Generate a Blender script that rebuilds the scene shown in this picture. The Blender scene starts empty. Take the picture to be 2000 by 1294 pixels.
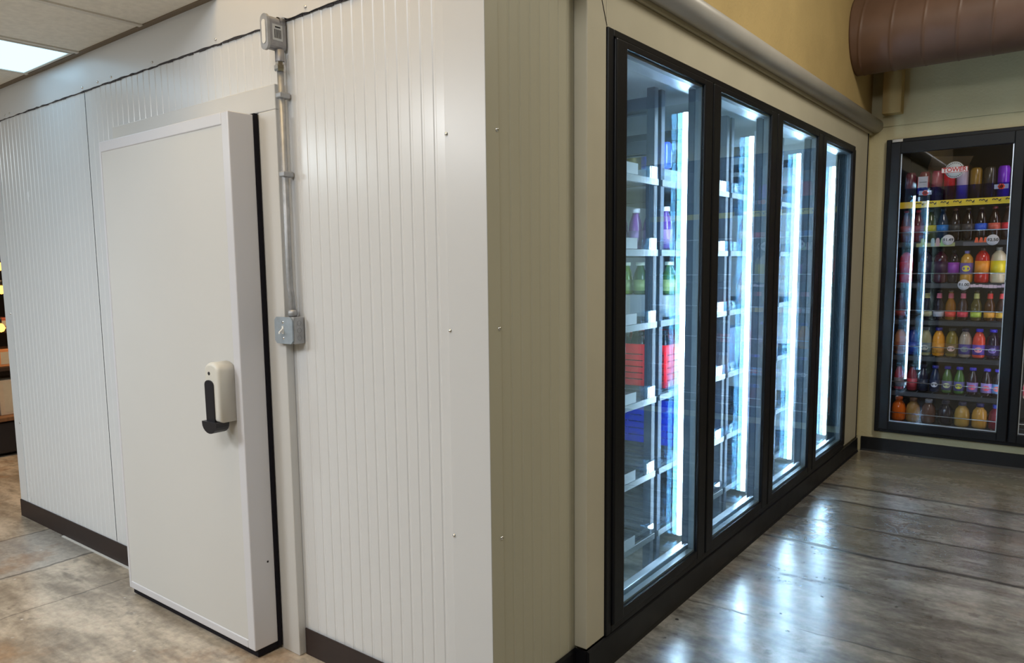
import bpy, bmesh, math, random
from mathutils import Vector, Matrix
random.seed(7)
S = bpy.context.scene
COL = S.collection

# ------------------------------------------------------------------ camera
cam = bpy.data.objects.new('camera', bpy.data.cameras.new('camera'))
COL.objects.link(cam)
S.camera = cam
yaw, pit, rol = 0.6797, -0.1137, -0.0161
f = Vector((-math.sin(yaw)*math.cos(pit), math.cos(yaw)*math.cos(pit), math.sin(pit)))
r = f.cross(Vector((0, 0, 1))).normalized()
u = r.cross(f)
X = math.cos(rol)*r + math.sin(rol)*u
Y = -math.sin(rol)*r + math.cos(rol)*u
m = Matrix((X, Y, -f)).transposed().to_4x4()
m.translation = (1.2081, -1.5525, 1.3279)
cam.matrix_world = m
cam.data.sensor_fit = 'HORIZONTAL'
cam.data.sensor_width = 36
cam.data.lens = 1463.23/2000*36
cam.data.shift_x = (1000-927.13)/2000
cam.data.shift_y = (687.5-647)/2000
cam.data.clip_start = 0.02

# ------------------------------------------------------------------ view, world, lamps
S.view_settings.view_transform = 'Standard'
S.view_settings.look = 'None'
S.view_settings.exposure = 0.05
S.view_settings.gamma = 1.0
S.view_settings.use_curve_mapping = False
try:
    S.cycles.use_denoising = True
    S.cycles.transparent_max_bounces = 40
    S.cycles.max_bounces = 12
    S.cycles.glossy_bounces = 8
    S.cycles.sample_clamp_indirect = 0.0
    S.cycles.caustics_reflective = False
    S.cycles.caustics_refractive = False
except Exception:
    pass
W = bpy.data.worlds.new('world')
S.world = W
W.use_nodes = True
W.node_tree.nodes['Background'].inputs[0].default_value = (0.9, 0.85, 0.75, 1)
W.node_tree.nodes['Background'].inputs[1].default_value = 0.05

def area(name, loc, size, power, color, target=None, sy=None):
    d = bpy.data.lights.new(name, 'AREA')
    d.energy = power
    d.color = color
    d.size = size
    if sy:
        d.shape = 'RECTANGLE'
        d.size_y = sy
    o = bpy.data.objects.new(name, d)
    COL.objects.link(o)
    o.location = loc
    if target:
        o.rotation_euler = (Vector(target)-Vector(loc)).to_track_quat('-Z', 'Y').to_euler()
    return o

area('shop_ceiling_lamp', (-1.75, -2.0, 2.24), 0.5, 57, (0.95, 0.98, 1.0), (-1.6, -1.75, 0), 1.2)
area('far_shop_ceiling_lamp', (-3.6, -2.2, 2.24), 0.5, 60, (0.82, 0.94, 1.0), (-3.6, -2.0, 0), 1.2)
area('hall_ceiling_lamp', (0.55, -3.0, 3.5), 2.2, 84, (0.96, 0.985, 1.0), (-0.5, -0.4, 0.6), 1.2)
area('entrance_ceiling_lamp', (-0.75, -0.6, 3.45), 0.9, 18, (1.0, 0.72, 0.36), (-1.0, 0, 2.3))
area('aisle_ceiling_lamp', (1.9, 1.6, 3.5), 0.8, 50, (1.0, 0.93, 0.78), (1.2, 1.9, 0))
area('store_fill_light', (-4.6, 0.6, 2.2), 0.5, 26, (1.0, 0.62, 0.28), (-5.0, 0.7, 0))  # added warm fill to brighten the store display, no lamp seen here

# ------------------------------------------------------------------ helpers
def tag(o, label=None, cat=None, group=None, kind=None):
    if label: o['label'] = label
    if cat: o['category'] = cat
    if group: o['group'] = group
    if kind: o['kind'] = kind
    return o

def empty(name, loc=(0, 0, 0), label=None, cat=None, group=None):
    o = bpy.data.objects.new(name, None)
    o.empty_display_size = 0.05
    o.location = loc
    COL.objects.link(o)
    return tag(o, label, cat, group)

class MB:
    def __init__(self): self.bm = bmesh.new()
    def box(self, x0, x1, y0, y1, z0, z1, bev=0.0, mi=0, seg=2):
        t = bmesh.new()
        bmesh.ops.create_cube(t, size=1)
        for v in t.verts:
            v.co = Vector(((x0+x1)/2+v.co.x*(x1-x0), (y0+y1)/2+v.co.y*(y1-y0), (z0+z1)/2+v.co.z*(z1-z0)))
        if bev > 0:
            bmesh.ops.bevel(t, geom=t.edges[:], offset=bev, segments=seg, affect='EDGES', profile=0.5)
        self._add(t, mi)
        return self
    def _add(self, t, mi=0, mat=None):
        mp = {}
        for v in t.verts:
            mp[v] = self.bm.verts.new(mat @ v.co if mat else v.co)
        for fc in t.faces:
            try:
                n = self.bm.faces.new([mp[v] for v in fc.verts])
                n.material_index = mi
                n.smooth = fc.smooth
            except ValueError:
                pass
        t.free()
    def lathe(self, prof, n=20, c=(0, 0, 0), axis='Z', mi=0, smooth=True):
        rings = []
        def P(rr, a, h):
            p = (rr*math.cos(a), rr*math.sin(a), h)
            if axis == 'X': p = (p[2], p[0], p[1])
            if axis == 'Y': p = (p[0], p[2], p[1])
            return Vector(p)+Vector(c)
        for rr, h in prof:
            if rr < 1e-6: rings.append([self.bm.verts.new(P(0, 0, h))])
            else: rings.append([self.bm.verts.new(P(rr, 2*math.pi*k/n, h)) for k in range(n)])
        for a, b in zip(rings, rings[1:]):
            for k in range(n):
                k2 = (k+1) % n
                vs = ([a[0], b[k2], b[k]] if len(a) == 1 else [a[k], a[k2], b[0]] if len(b) == 1 else [a[k], a[k2], b[k2], b[k]])
                if len(a) == 1 and len(b) == 1: continue
                try:
                    fc = self.bm.faces.new(vs); fc.smooth = smooth; fc.material_index = mi
                except ValueError: pass
        return self
    def cyl(self, p0, p1, rad, n=14, mi=0, smooth=True):
        p0, p1 = Vector(p0), Vector(p1)
        d = p1-p0
        t = bmesh.new()
        bmesh.ops.create_cone(t, cap_ends=True, segments=n, radius1=rad, radius2=rad, depth=d.length)
        q = d.to_track_quat('Z', 'Y').to_matrix().to_4x4()
        q.translation = (p0+p1)/2
        for fc in t.faces: fc.smooth = smooth and len(fc.verts) == 4
        self._add(t, mi, q)
        return self
    def tube(self, pts, rad, n=12, mi=0):
        pts = [Vector(p) for p in pts]
        rings = []
        for i, p in enumerate(pts):
            d = (pts[min(i+1, len(pts)-1)]-pts[max(i-1, 0)]).normalized()
            a = d.orthogonal().normalized() if i == 0 else (rings_a - d*rings_a.dot(d)).normalized()
            rings_a = a
            b = d.cross(a)
            rings.append([self.bm.verts.new(p+rad*(math.cos(2*math.pi*k/n)*a+math.sin(2*math.pi*k/n)*b)) for k in range(n)])
        for A, B in zip(rings, rings[1:]):
            for k in range(n):
                fc = self.bm.faces.new([A[k], A[(k+1) % n], B[(k+1) % n], B[k]]); fc.smooth = True
        self.bm.faces.new(rings[0][::-1]); self.bm.faces.new(rings[-1])
        return self
    def prism(self, poly, a0, a1, axis='Y', mi=0, smooth=False):
        """poly: 2D outline; extruded along axis."""
        def P(p, a):
            return Vector((p[0], a, p[1])) if axis == 'Y' else Vector((a, p[0], p[1])) if axis == 'X' else Vector((p[0], p[1], a))
        A = [self.bm.verts.new(P(p, a0)) for p in poly]
        B = [self.bm.verts.new(P(p, a1)) for p in poly]
        n = len(poly)
        for k in range(n):
            fc = self.bm.faces.new([A[k], A[(k+1) % n], B[(k+1) % n], B[k]]); fc.smooth = smooth; fc.material_index = mi
        for L in (A[::-1], B):
            fc = self.bm.faces.new(L); fc.material_index = mi
        return self
    def mesh(self, name, *mats):
        bmesh.ops.recalc_face_normals(self.bm, faces=self.bm.faces[:])
        me = bpy.data.meshes.new(name)
        self.bm.to_mesh(me); self.bm.free()
        for mt in mats: me.materials.append(mt)
        return me
    def build(self, name, mats, parent=None, loc=None):
        if not isinstance(mats, (list, tuple)): mats = [mats]
        return link(name, self.mesh(name, *mats), parent, loc)

def link(name, me, parent=None, loc=None):
    o = bpy.data.objects.new(name, me)
    COL.objects.link(o)
    if parent is not None:
        o.parent = parent
        if loc is None:      # geometry given in world coordinates
            o.location = -world_loc(parent)
        else: o.location = loc
    elif loc is not None: o.location = loc
    return o

def world_loc(o):
    v = Vector(o.location)
    while o.parent is not None:
        o = o.parent; v += Vector(o.location)
    return v

def struct(o): o['kind'] = 'structure'; return o

FCACHE = {}
def text_mesh(name, s, size, mat, thick=0.0006, bold=0.0):
    cu = bpy.data.curves.new(name, 'FONT')
    cu.body = s; cu.size = size; cu.align_x = 'CENTER'; cu.align_y = 'CENTER'
    cu.extrude = thick; cu.offset = bold
    t = bpy.data.objects.new(name, cu)
    COL.objects.link(t)
    dg = bpy.context.evaluated_depsgraph_get()
    me = bpy.data.meshes.new_from_object(t.evaluated_get(dg))
    COL.objects.unlink(t); bpy.data.objects.remove(t)
    me.name = name
    me.materials.clear(); me.materials.append(mat)
    return me

def text_on(name, s, size, mat, loc, parent, face='-Y', bold=0.0, label=None):
    me = text_mesh(name, s, size, mat, bold=bold)
    R = {'-Y': Matrix.Rotation(math.pi/2, 4, 'X'), '+X': Matrix.Rotation(math.pi/2, 4, 'Z') @ Matrix.Rotation(math.pi/2, 4, 'X')}[face]
    me.transform(R)
    o = bpy.data.objects.new(name, me)
    COL.objects.link(o)
    o.parent = parent
    o.location = Vector(loc)-world_loc(parent)
    if label: o['label'] = label
    return o

# ------------------------------------------------------------------ materials
def rgb(*c):   # display 0-255 to linear
    return tuple(((v/255)/12.92 if v/255 <= .04045 else ((v/255+.055)/1.055)**2.4) for v in c)+(1,)

def mat(name, col, rough=0.5, metal=0.0, spec=0.5, var=0.0, vscale=8.0, bump=0.0, bscale=60.0, coat=0.0, stretch=None):
    mt = bpy.data.materials.new(name); mt.use_nodes = True
    nt = mt.node_tree; b = nt.nodes['Principled BSDF']
    b.inputs['Base Color'].default_value = col
    b.inputs['Roughness'].default_value = rough
    b.inputs['Metallic'].default_value = metal
    b.inputs['Specular IOR Level'].default_value = spec
    b.inputs['Coat Weight'].default_value = coat
    tc = nt.nodes.new('ShaderNodeTexCoord')
    src = tc.outputs['Object']
    if stretch:
        mp = nt.nodes.new('ShaderNodeMapping'); mp.inputs['Scale'].default_value = stretch
        nt.links.new(src, mp.inputs[0]); src = mp.outputs[0]
    if var > 0:
        n = nt.nodes.new('ShaderNodeTexNoise'); n.inputs['Scale'].default_value = vscale; n.inputs['Detail'].default_value = 6
        nt.links.new(src, n.inputs['Vector'])
        h = nt.nodes.new('ShaderNodeHueSaturation'); h.inputs['Color'].default_value = col
        mr = nt.nodes.new('ShaderNodeMapRange'); mr.inputs[1].default_value = .3; mr.inputs[2].default_value = .7
        mr.inputs[3].default_value = 1-var; mr.inputs[4].default_value = 1+var
        nt.links.new(n.outputs[0], mr.inputs[0]); nt.links.new(mr.outputs[0], h.inputs['Value']); nt.links.new(h.outputs[0], b.inputs['Base Color'])
        rr = nt.nodes.new('ShaderNodeMapRange'); rr.inputs[3].default_value = max(0.02, rough-.06); rr.inputs[4].default_value = rough+.06
        nt.links.new(n.outputs[0], rr.inputs[0]); nt.links.new(rr.outputs[0], b.inputs['Roughness'])
    if bump > 0:
        n2 = nt.nodes.new('ShaderNodeTexNoise'); n2.inputs['Scale'].default_value = bscale; n2.inputs['Detail'].default_value = 3
        nt.links.new(src, n2.inputs['Vector'])
        bp = nt.nodes.new('ShaderNodeBump'); bp.inputs['Strength'].default_value = bump; bp.inputs['Distance'].default_value = .01
        nt.links.new(n2.outputs[0], bp.inputs['Height']); nt.links.new(bp.outputs[0], b.inputs['Normal'])
    return mt

def emit(name, col, st):
    mt = bpy.data.materials.new(name); mt.use_nodes = True
    nt = mt.node_tree; nt.nodes.remove(nt.nodes['Principled BSDF'])
    e = nt.nodes.new('ShaderNodeEmission'); e.inputs[0].default_value = col; e.inputs[1].default_value = st
    nt.links.new(e.outputs[0], nt.nodes['Material Output'].inputs[0])
    return mt

def glass(name, tint, base, haze=0.0, hcol=(.8, .9, 1, 1), rough=0.0, frs=1.0, gcol=(1, 1, 1, 1)):
    mt = bpy.data.materials.new(name); mt.use_nodes = True
    nt = mt.node_tree; nt.nodes.remove(nt.nodes['Principled BSDF'])
    N = nt.nodes.new; L = nt.links.new
    tr = N('ShaderNodeBsdfTransparent'); tr.inputs[0].default_value = tint
    gl = N('ShaderNodeBsdfGlossy'); gl.inputs['Roughness'].default_value = rough; gl.inputs['Color'].default_value = gcol
    fr0 = N('ShaderNodeLayerWeight'); fr0.inputs[0].default_value = .5
    fr = N('ShaderNodeMath'); fr.operation = 'POWER'; fr.inputs[1].default_value = 5.0
    L(fr0.outputs['Facing'], fr.inputs[0])
    ma = N('ShaderNodeMath'); ma.operation = 'MULTIPLY_ADD'; ma.inputs[1].default_value = frs; ma.inputs[2].default_value = base; ma.use_clamp = True
    L(fr.outputs[0], ma.inputs[0])
    ge = N('ShaderNodeNewGeometry'); fs = N('ShaderNodeMath'); fs.operation = 'SUBTRACT'; fs.inputs[0].default_value = 1.0; L(ge.outputs['Backfacing'], fs.inputs[1])
    mf = N('ShaderNodeMath'); mf.operation = 'MULTIPLY'; L(ma.outputs[0], mf.inputs[0]); L(fs.outputs[0], mf.inputs[1])
    mx = N('ShaderNodeMixShader'); L(mf.outputs[0], mx.inputs[0]); L(tr.outputs[0], mx.inputs[1]); L(gl.outputs[0], mx.inputs[2])
    out = mx.outputs[0]
    if haze > 0:
        df = N('ShaderNodeBsdfTranslucent'); df.inputs[0].default_value = hcol
        tc = N('ShaderNodeTexCoord'); mp = N('ShaderNodeMapping'); mp.inputs['Scale'].default_value = (14, 14, 2.5)
        nz = N('ShaderNodeTexNoise'); nz.inputs['Scale'].default_value = 2.0; nz.inputs['Detail'].default_value = 8
        L(tc.outputs['Object'], mp.inputs[0]); L(mp.outputs[0], nz.inputs['Vector'])
        mr = N('ShaderNodeMapRange'); mr.inputs[1].default_value = .35; mr.inputs[2].default_value = .75; mr.inputs[3].default_value = haze*.4; mr.inputs[4].default_value = haze*1.8
        L(nz.outputs[0], mr.inputs[0])
        m2 = N('ShaderNodeMixShader'); L(mr.outputs[0], m2.inputs[0]); L(out, m2.inputs[1]); L(df.outputs[0], m2.inputs[2]); out = m2.outputs[0]
    L(out, nt.nodes['Material Output'].inputs[0])
    return mt

M = {}
M['white'] = mat('white_painted_steel', (.70, .71, .725, 1), .25, spec=.55, var=.01, vscale=3, bump=.05, bscale=4, stretch=(1, 1, .35))
M['trim'] = mat('white_trim_steel', (.68, .69, .705, 1), .3, spec=.55, var=.01, vscale=2, bump=.10, bscale=2.2)
M['door'] = mat('white_door_skin', (.64, .635, .62, 1), .4, spec=.4, var=.015, vscale=2)
M['alu'] = mat('pale_door_edge', (.66, .66, .7, 1), .33, spec=.5)
M['almond'] = mat('almond_steel', (.50, .475, .37, 1), .42, spec=.35, var=.04, vscale=3, bump=.03, bscale=6, stretch=(1, 1, .3))  # warm beige tone for the panels on the aisle side
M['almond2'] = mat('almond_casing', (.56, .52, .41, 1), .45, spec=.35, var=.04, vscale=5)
M['yellow'] = mat('ochre_wall_paint', (.50, .37, .17, 1), .75, spec=.2, var=.06, vscale=4, bump=.2, bscale=70)
M['beige'] = mat('beige_wall_paint', (.56, .50, .32, 1), .75, spec=.2, var=.06, vscale=4, bump=.2, bscale=70)
M['black'] = mat('black_frame', rgb(13, 14, 19), .42, spec=.3, var=.1, vscale=10)
M['blackplastic'] = mat('black_plastic', rgb(34, 33, 38), .42, spec=.4)
M['rubber'] = mat('black_gasket', rgb(22, 20, 28), .7, spec=.2)
M['cove'] = mat('dark_brown_vinyl', rgb(52, 42, 40), .5, spec=.3, var=.12, vscale=12)
M['covek'] = mat('black_vinyl', rgb(17, 17, 21), .42, spec=.35, var=.1, vscale=12)
M['steel'] = mat('galvanized_steel', (.40, .41, .43, 1), .5, metal=.6, var=.15, vscale=40)
M['steelbox'] = mat('zinc_plate', (.36, .42, .48, 1), .5, metal=.35, var=.1, vscale=40)
M['castalu'] = mat('cast_aluminium', (.30, .30, .32, 1), .5, metal=.5, var=.1, vscale=60)
M['chrome'] = mat('bright_screw_head', (.8, .8, .8, 1), .2, metal=1)
M['silver'] = mat('satin_aluminium', (.72, .76, .8, 1), .3, metal=.85, var=.05, vscale=20, stretch=(1, .2, 1))
M['dullspacer'] = mat('dull_spacer_bar', (.16, .19, .21, 1), .45, metal=.3)
M['grey'] = mat('grey_pipe_cover', (.42, .40, .37, 1), .38, spec=.4, var=.06, vscale=5)
M['duct'] = mat('brown_painted_duct', rgb(112, 86, 72), .45, spec=.4, var=.12, vscale=6, bump=.08, bscale=12)
M['tile'] = mat('ceiling_tile', (.80, .77, .70, 1), .9, spec=.1, var=.06, vscale=40, bump=.2, bscale=200)
M['tbar'] = mat('ceiling_grid_bar', (.66, .63, .56, 1), .5)
M['angle'] = mat('dull_wall_angle', rgb(118, 104, 86), .6)
M['post'] = mat('grey_rack_steel', (.06, .075, .10, 1), .55, spec=.3, var=.08, vscale=9)
M['deck'] = mat('dark_rack_deck', (.06, .065, .075, 1), .5, spec=.3)
M['rail'] = mat('white_price_rail', (.15, .165, .175, 1), .35)
M['clear'] = glass('clear_plastic', (.92, .95, .97, 1), .06, .05)
M['paper'] = mat('white_paper', (.5, .52, .54, 1), .6)
M['cream'] = mat('cream_plastic', (.70, .68, .62, 1), .38, spec=.45)
M['white_plastic'] = mat('white_plastic', (.8, .8, .78, 1), .35)
M['inner'] = mat('cooler_lining', (.62, .66, .68, 1), .4, spec=.4, var=.03, vscale=3)
M['darkin'] = mat('dark_cooler_lining', (.03, .03, .035, 1), .6)
M['led'] = emit('led_tube', (.70, .87, 1.0, 1), 62)
M['led2'] = emit('drinks_cooler_led', (.85, .85, 1.0, 1), 9)
M['troffer'] = emit('troffer_diffuser', (.52, .80, 1.0, 1), 1.7)
M['bulb'] = emit('amber_bulb', (1.0, .42, .06, 1), 5)
M['pane'] = glass('door_glass', (.945, .98, 1.0, 1), .14, .006, frs=.3, gcol=(.62, .86, 1, 1))
M['pane2'] = glass('drinks_door_glass', (.97, .98, 1.0, 1), .075, .0)
M['wood'] = mat('warm_wood', rgb(120, 84, 56), .5, var=.2, vscale=6, stretch=(8, 8, .6))
M['ink'] = mat('black_ink', rgb(20, 18, 22), .6)
M['redink'] = mat('red_ink', rgb(190, 50, 40), .5)
M['disc'] = mat('pale_sticker', (.55, .57, .6, 1), .5)
M['pricedisc'] = mat('price_disc_card', (.72, .68, .7, 1), .6)
M['yellowstrip'] = mat('yellow_price_strip', rgb(235, 200, 20), .45)
M['redcrate'] = mat('red_crate_plastic', rgb(245, 24, 38), .35, var=.05)
M['bluecrate'] = mat('blue_crate_plastic', rgb(20, 50, 215), .35, var=.05)
M['card'] = mat('cardboard', rgb(150, 116, 84), .8, var=.08)

def floor_material():
    mt = bpy.data.materials.new('stained_concrete'); mt.use_nodes = True
    nt = mt.node_tree; N = nt.nodes.new; L = nt.links.new
    b = nt.nodes['Principled BSDF']
    tc = N('ShaderNodeTexCoord'); P = tc.outputs['Object']
    sep = N('ShaderNodeSeparateXYZ'); L(P, sep.inputs[0]); px, py = sep.outputs[0], sep.outputs[1]
    def val(x, sock):
        if isinstance(x, (int, float)): sock.default_value = x
        else: L(x, sock)
    def ma(op, a, b_=0.0, c=None, clamp=False):
        n = N('ShaderNodeMath'); n.operation = op; n.use_clamp = clamp
        val(a, n.inputs[0]); val(b_, n.inputs[1])
        if c is not None: val(c, n.inputs[2])
        return n.outputs[0]
    def noise(scale, detail=6, stretch=None, rough=.6, off=0):
        n = N('ShaderNodeTexNoise'); n.inputs['Scale'].default_value = scale; n.inputs['Detail'].default_value = detail; n.inputs['Roughness'].default_value = rough
        mp = N('ShaderNodeMapping'); mp.inputs['Scale'].default_value = stretch or (1, 1, 1); mp.inputs['Location'].default_value = (off, off*.7, off*.3)
        L(P, mp.inputs[0]); L(mp.outputs[0], n.inputs['Vector'])
        return n.outputs[0]
    def ramp(x, lo, hi, a=0.0, c=1.0):
        n = N('ShaderNodeMapRange'); n.interpolation_type = 'SMOOTHSTEP'
        val(x, n.inputs[0]); n.inputs[1].default_value = lo; n.inputs[2].default_value = hi; n.inputs[3].default_value = a; n.inputs[4].default_value = c
        return n.outputs[0]
    def mix(fac, a, c, mode='MIX'):
        n = N('ShaderNodeMix'); n.data_type = 'RGBA'; n.blend_type = mode
        val(fac, n.inputs[0])
        for x, s in ((a, n.inputs[6]), (c, n.inputs[7])):
            if isinstance(x, tuple): s.default_value = x
            else: L(x, s)
        return n.outputs[2]
    big = noise(1.6, 8, off=3); mid = noise(5, 8, stretch=(.6, 1.6, 1), off=11); fine = noise(38, 6, off=5)
    streak = noise(5, 8, stretch=(.6, 1.7, 1), off=2)
    right = ramp(px, -.3, .15)              # aisle slab is greyer and more worn than the shop slab
    beige = mix(ramp(mid, .35, .68), (.27, .22, .165, 1), (.66, .56, .44, 1))
    grey = mix(ramp(mid, .36, .66), (.125, .12, .11, 1), (.36, .355, .335, 1))
    # bands between the saw cuts
    band = ma('MULTIPLY', ramp(py, 2.05, 2.12), ramp(py, 2.9, 2.84))
    grey = mix(ma('MULTIPLY', band, .55), grey, (.10, .095, .085, 1))
    far = ramp(py, 3.12, 3.2)
    grey = mix(ma('MULTIPLY', far, .5), grey, (.26, .20, .125, 1))
    bluish = ma('MULTIPLY', ramp(px, -2.95, -2.9), ramp(px, -2.37, -2.42))
    beige = mix(ma('MULTIPLY', bluish, .5), beige, (.33, .335, .335, 1))
    col = mix(right, beige, grey)
    # rusty and brown stains
    rust = ramp(noise(2.6, 7, off=21), .53, .66)
    col = mix(ma('MULTIPLY', rust, ma('SUBTRACT', .55, ma('MULTIPLY', right, .38))), col, (.30, .15, .06, 1))
    dark = ramp(streak, .56, .74)
    col = mix(ma('MULTIPLY', dark, .55), col, (.07, .06, .05, 1))
    dirt = ramp(noise(14, 8, off=8), .6, .72)
    col = mix(ma('MULTIPLY', dirt, .5), col, (.05, .045, .04, 1))
    col = mix(.22, col, mix(ramp(fine, .3, .7), (.05, .05, .05, 1), (.8, .78, .74, 1)), 'OVERLAY')
    # pale chips of old adhesive on the shop slab
    vo = N('ShaderNodeTexVoronoi'); vo.inputs['Scale'].default_value = 15; vo.inputs['Randomness'].default_value = 1; L(P, vo.inputs['Vector'])
    chip = ma('MULTIPLY', ramp(ma('ADD', vo.outputs['Distance'], ma('MULTIPLY', fine, .1)), .16, .11), ramp(noise(4, 3, off=31), .5, .55))
    chip = ma('MULTIPLY', chip, ma('SUBTRACT', 1.0, right))
    col = mix(ma('MULTIPLY', chip, .8), col, (.72, .7, .66, 1))
    # small black pits on the aisle slab
    vo2 = N('ShaderNodeTexVoronoi'); vo2.inputs['Scale'].default_value = 11; L(P, vo2.inputs['Vector'])
    pit_ = ma('MULTIPLY', ramp(ma('ADD', vo2.outputs['Distance'], ma('MULTIPLY', fine, .12)), .17, .11), ramp(noise(3, 3, off=41), .52, .58))
    pit_ = ma('MULTIPLY', pit_, right)
    col = mix(ma('MULTIPLY', pit_, .9), col, (.012, .011, .01, 1))
    # saw cuts and cracks
    wob = ma('MULTIPLY', ma('SUBTRACT', noise(1.5, 5, off=51), .5), .09)
    wob2 = ma('MULTIPLY', ma('SUBTRACT', noise(24, 3, off=61), .5), .02)
    lines = None
    def cut(coord, at, w, gate, strength=1.0):
        nonlocal lines
        d = ma('ABSOLUTE', ma('ADD', ma('SUBTRACT', coord, at), ma('ADD', wob, wob2)))
        l = ma('MULTIPLY', ma('MULTIPLY', ramp(d, w*1.8, w*.5), gate), strength)
        lines = l if lines is None else ma('MAXIMUM', lines, l)
    for at, w, s in ((3.17, .016, .8), (2.87, .011, .9), (2.46, .008, .75), (2.09, .012, .95)):
        cut(py, at, w, right, s)
    seg = ma('MULTIPLY', ramp(px, .25, .3), ramp(px, .62, .56))
    cut(py, 1.66, .01, ma('MULTIPLY', seg, ramp(noise(30, 4, off=71), .42, .5)), .95)
    cut(py, 1.2, .004, ma('MULTIPLY', right, ramp(noise(3, 2, off=77), .5, .55)), .6)
    left = ma('SUBTRACT', 1.0, right)
    for at, w, s in ((-2.92, .006, .6), (-2.40, .007, .7), (-1.98, .004, .45)):
        cut(px, at, w, left, s)
    col = mix(lines, col, (.018, .016, .014, 1))
    L(col, b.inputs['Base Color'])
    rg = ma('ADD', ramp(mid, .3, .7, .27, .15), ma('MULTIPLY', dark, .15))
    rg = ma('ADD', rg, ma('MULTIPLY', lines, .3))
    rg = ma('ADD', rg, ma('MULTIPLY', left, .16))
    L(rg, b.inputs['Roughness'])
    b.inputs['Specular IOR Level'].default_value = .75
    b.inputs['Coat Weight'].default_value = .75; b.inputs['Coat Roughness'].default_value = .27
    bp = N('ShaderNodeBump'); bp.inputs['Strength'].default_value = .22; bp.inputs['Distance'].default_value = .008
    h = ma('SUBTRACT', ma('ADD', ma('MULTIPLY', fine, .25), mid), ma('MULTIPLY', ma('MAXIMUM', lines, pit_), 1.2))
    L(h, bp.inputs['Height']); L(bp.outputs[0], b.inputs['Normal'])
    return mt
M['floor'] = floor_material()

# ------------------------------------------------------------------ setting: shell
H0, HS, HC = 0.0, 2.107, 2.257
D = 4.193
LX = -3.282
struct(MB().box(-9, 4.5, -5.5, 5.2, -.1, 0).build('floor', M['floor']))
struct(MB().box(-9, -1.15, -5.5, -.03, HC, HC+.05).box(-9, LX-.05, -.03, 5.2, HC, HC+.05).build('ceiling', M['tile']))
struct(MB().box(-1.15, 4.5, -5.5, 0, 3.6, 3.65).box(-.05, 4.5, 0, D+.9, 3.6, 3.65).build('ceiling', M['tile']))
struct(MB().box(-1.2, -1.15, -5.5, -.03, HC+.05, 3.65).build('wall_bulkhead', M['yellow']))
struct(MB().box(-9, 4.5, -5.55, -5.5, 0, 3.65).build('wall_behind', M['beige']))
struct(MB().box(4.5, 4.55, -5.5, 5.2, 0, 3.65).build('wall_right', M['beige']))
struct(MB().box(-9.05, -9, -5.5, 5.2, 0, HC).build('wall_left', mat('dark_store_wall', rgb(52, 40, 34), .7, var=.2)))
struct(MB().box(-9, LX-.06, 5.15, 5.2, 0, HC).build('wall_store', mat('dark_store_wall_end', rgb(40, 32, 30), .7, var=.2)))
struct(MB().box(-1.15, 0.0, 0.0, .05, HC+.003, 3.6).box(-.05, .045, .05, D, 2.258, 3.6).build('wall_above_cooler', M['yellow']))

# ribbed steel panels: profile of shallow grooves
def ribbed(a0, a1, pitch, first, gw=.012, gd=.0017, sl=.003):
    pts = [(a0, 0)]
    a = first
    while a < a1-gw:
        if a > a0+.004:
            pts += [(a, 0), (a+sl, gd), (a+gw-sl, gd), (a+gw, 0)]
        a += pitch
    pts.append((a1, 0))
    return pts

wt = .055
pr = []
pr += ribbed(LX, -2.189, .0445, LX+.1)
pr += [(-2.189, .004), (-2.186, .004)]
pr += ribbed(-2.186, 0, .0445, -2.186+.006)
mb = MB(); mb.prism([(x, y) for x, y in pr]+[(0, wt), (LX, wt)], 0, HC, axis='Z')
struct(mb.build('wall_front', M['white']))
# right wall: ribbed strip, strips above and beyond the glass doors
pr2 = ribbed(wt, .58, .048, .05)
mb = MB(); mb.prism([(-d, y) for y, d in pr2]+[(-wt, .58), (-wt, wt)], 0, HC, axis='Z')
mb.box(-wt, 0, .58, D, 2.035, HC); mb.box(-wt, 0, 3.715, D, 0, 2.035); mb.box(-wt, 0, .58, 3.715, 0, .10)
struct(mb.build('wall_right', M['almond']))
struct(MB().box(LX, LX+wt, wt, D+.9, 0, HC).build('wall_cooler_left', M['inner']))
struct(MB().box(LX+wt, -wt-.001, D-.06, D, 0, HC-.1).build('wall_cooler_end', M['inner']))
struct(MB().box(LX+wt, -wt-.001, wt+.001, D-.06, HC-.1, HC).build('ceiling', M['inner']))

def screw(parent, p, face):
    if face == '-Y': mb = MB().lathe([(0, -.004), (.003, -.0038), (.005, -.0018), (.0055, 0)], 10, axis='Y', c=p)
    else: mb = MB().lathe([(0, .004), (.003, .0038), (.005, .0018), (.0055, 0)], 10, axis='X', c=p)
    return mb.build('screw', M['chrome'], parent)

# corner flashing (one bent sheet), front face white, aisle face beige
c1 = struct(MB().box(-.135, .003, -.003, -.0003, 0, HC, .0008).build('trim_1', M['trim']))
for z in (1.679, 1.154, .574): screw(c1, (-.129, -.003, z), '-Y')
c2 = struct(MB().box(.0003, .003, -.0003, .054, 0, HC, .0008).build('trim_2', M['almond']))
for z in (1.681, 1.162, .582): screw(c2, (.003, .046, z), '+X')
c3 = struct(MB().box(LX-.003, LX+.085, -.003, -.0003, 0, HC).box(LX-.003, LX-.0003, -.0003, .08, 0, HC).build('trim_3', M['trim']))
for z in (1.95, 1.12, .53): screw(c3, (LX+.075, -.003, z), '-Y')
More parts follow.
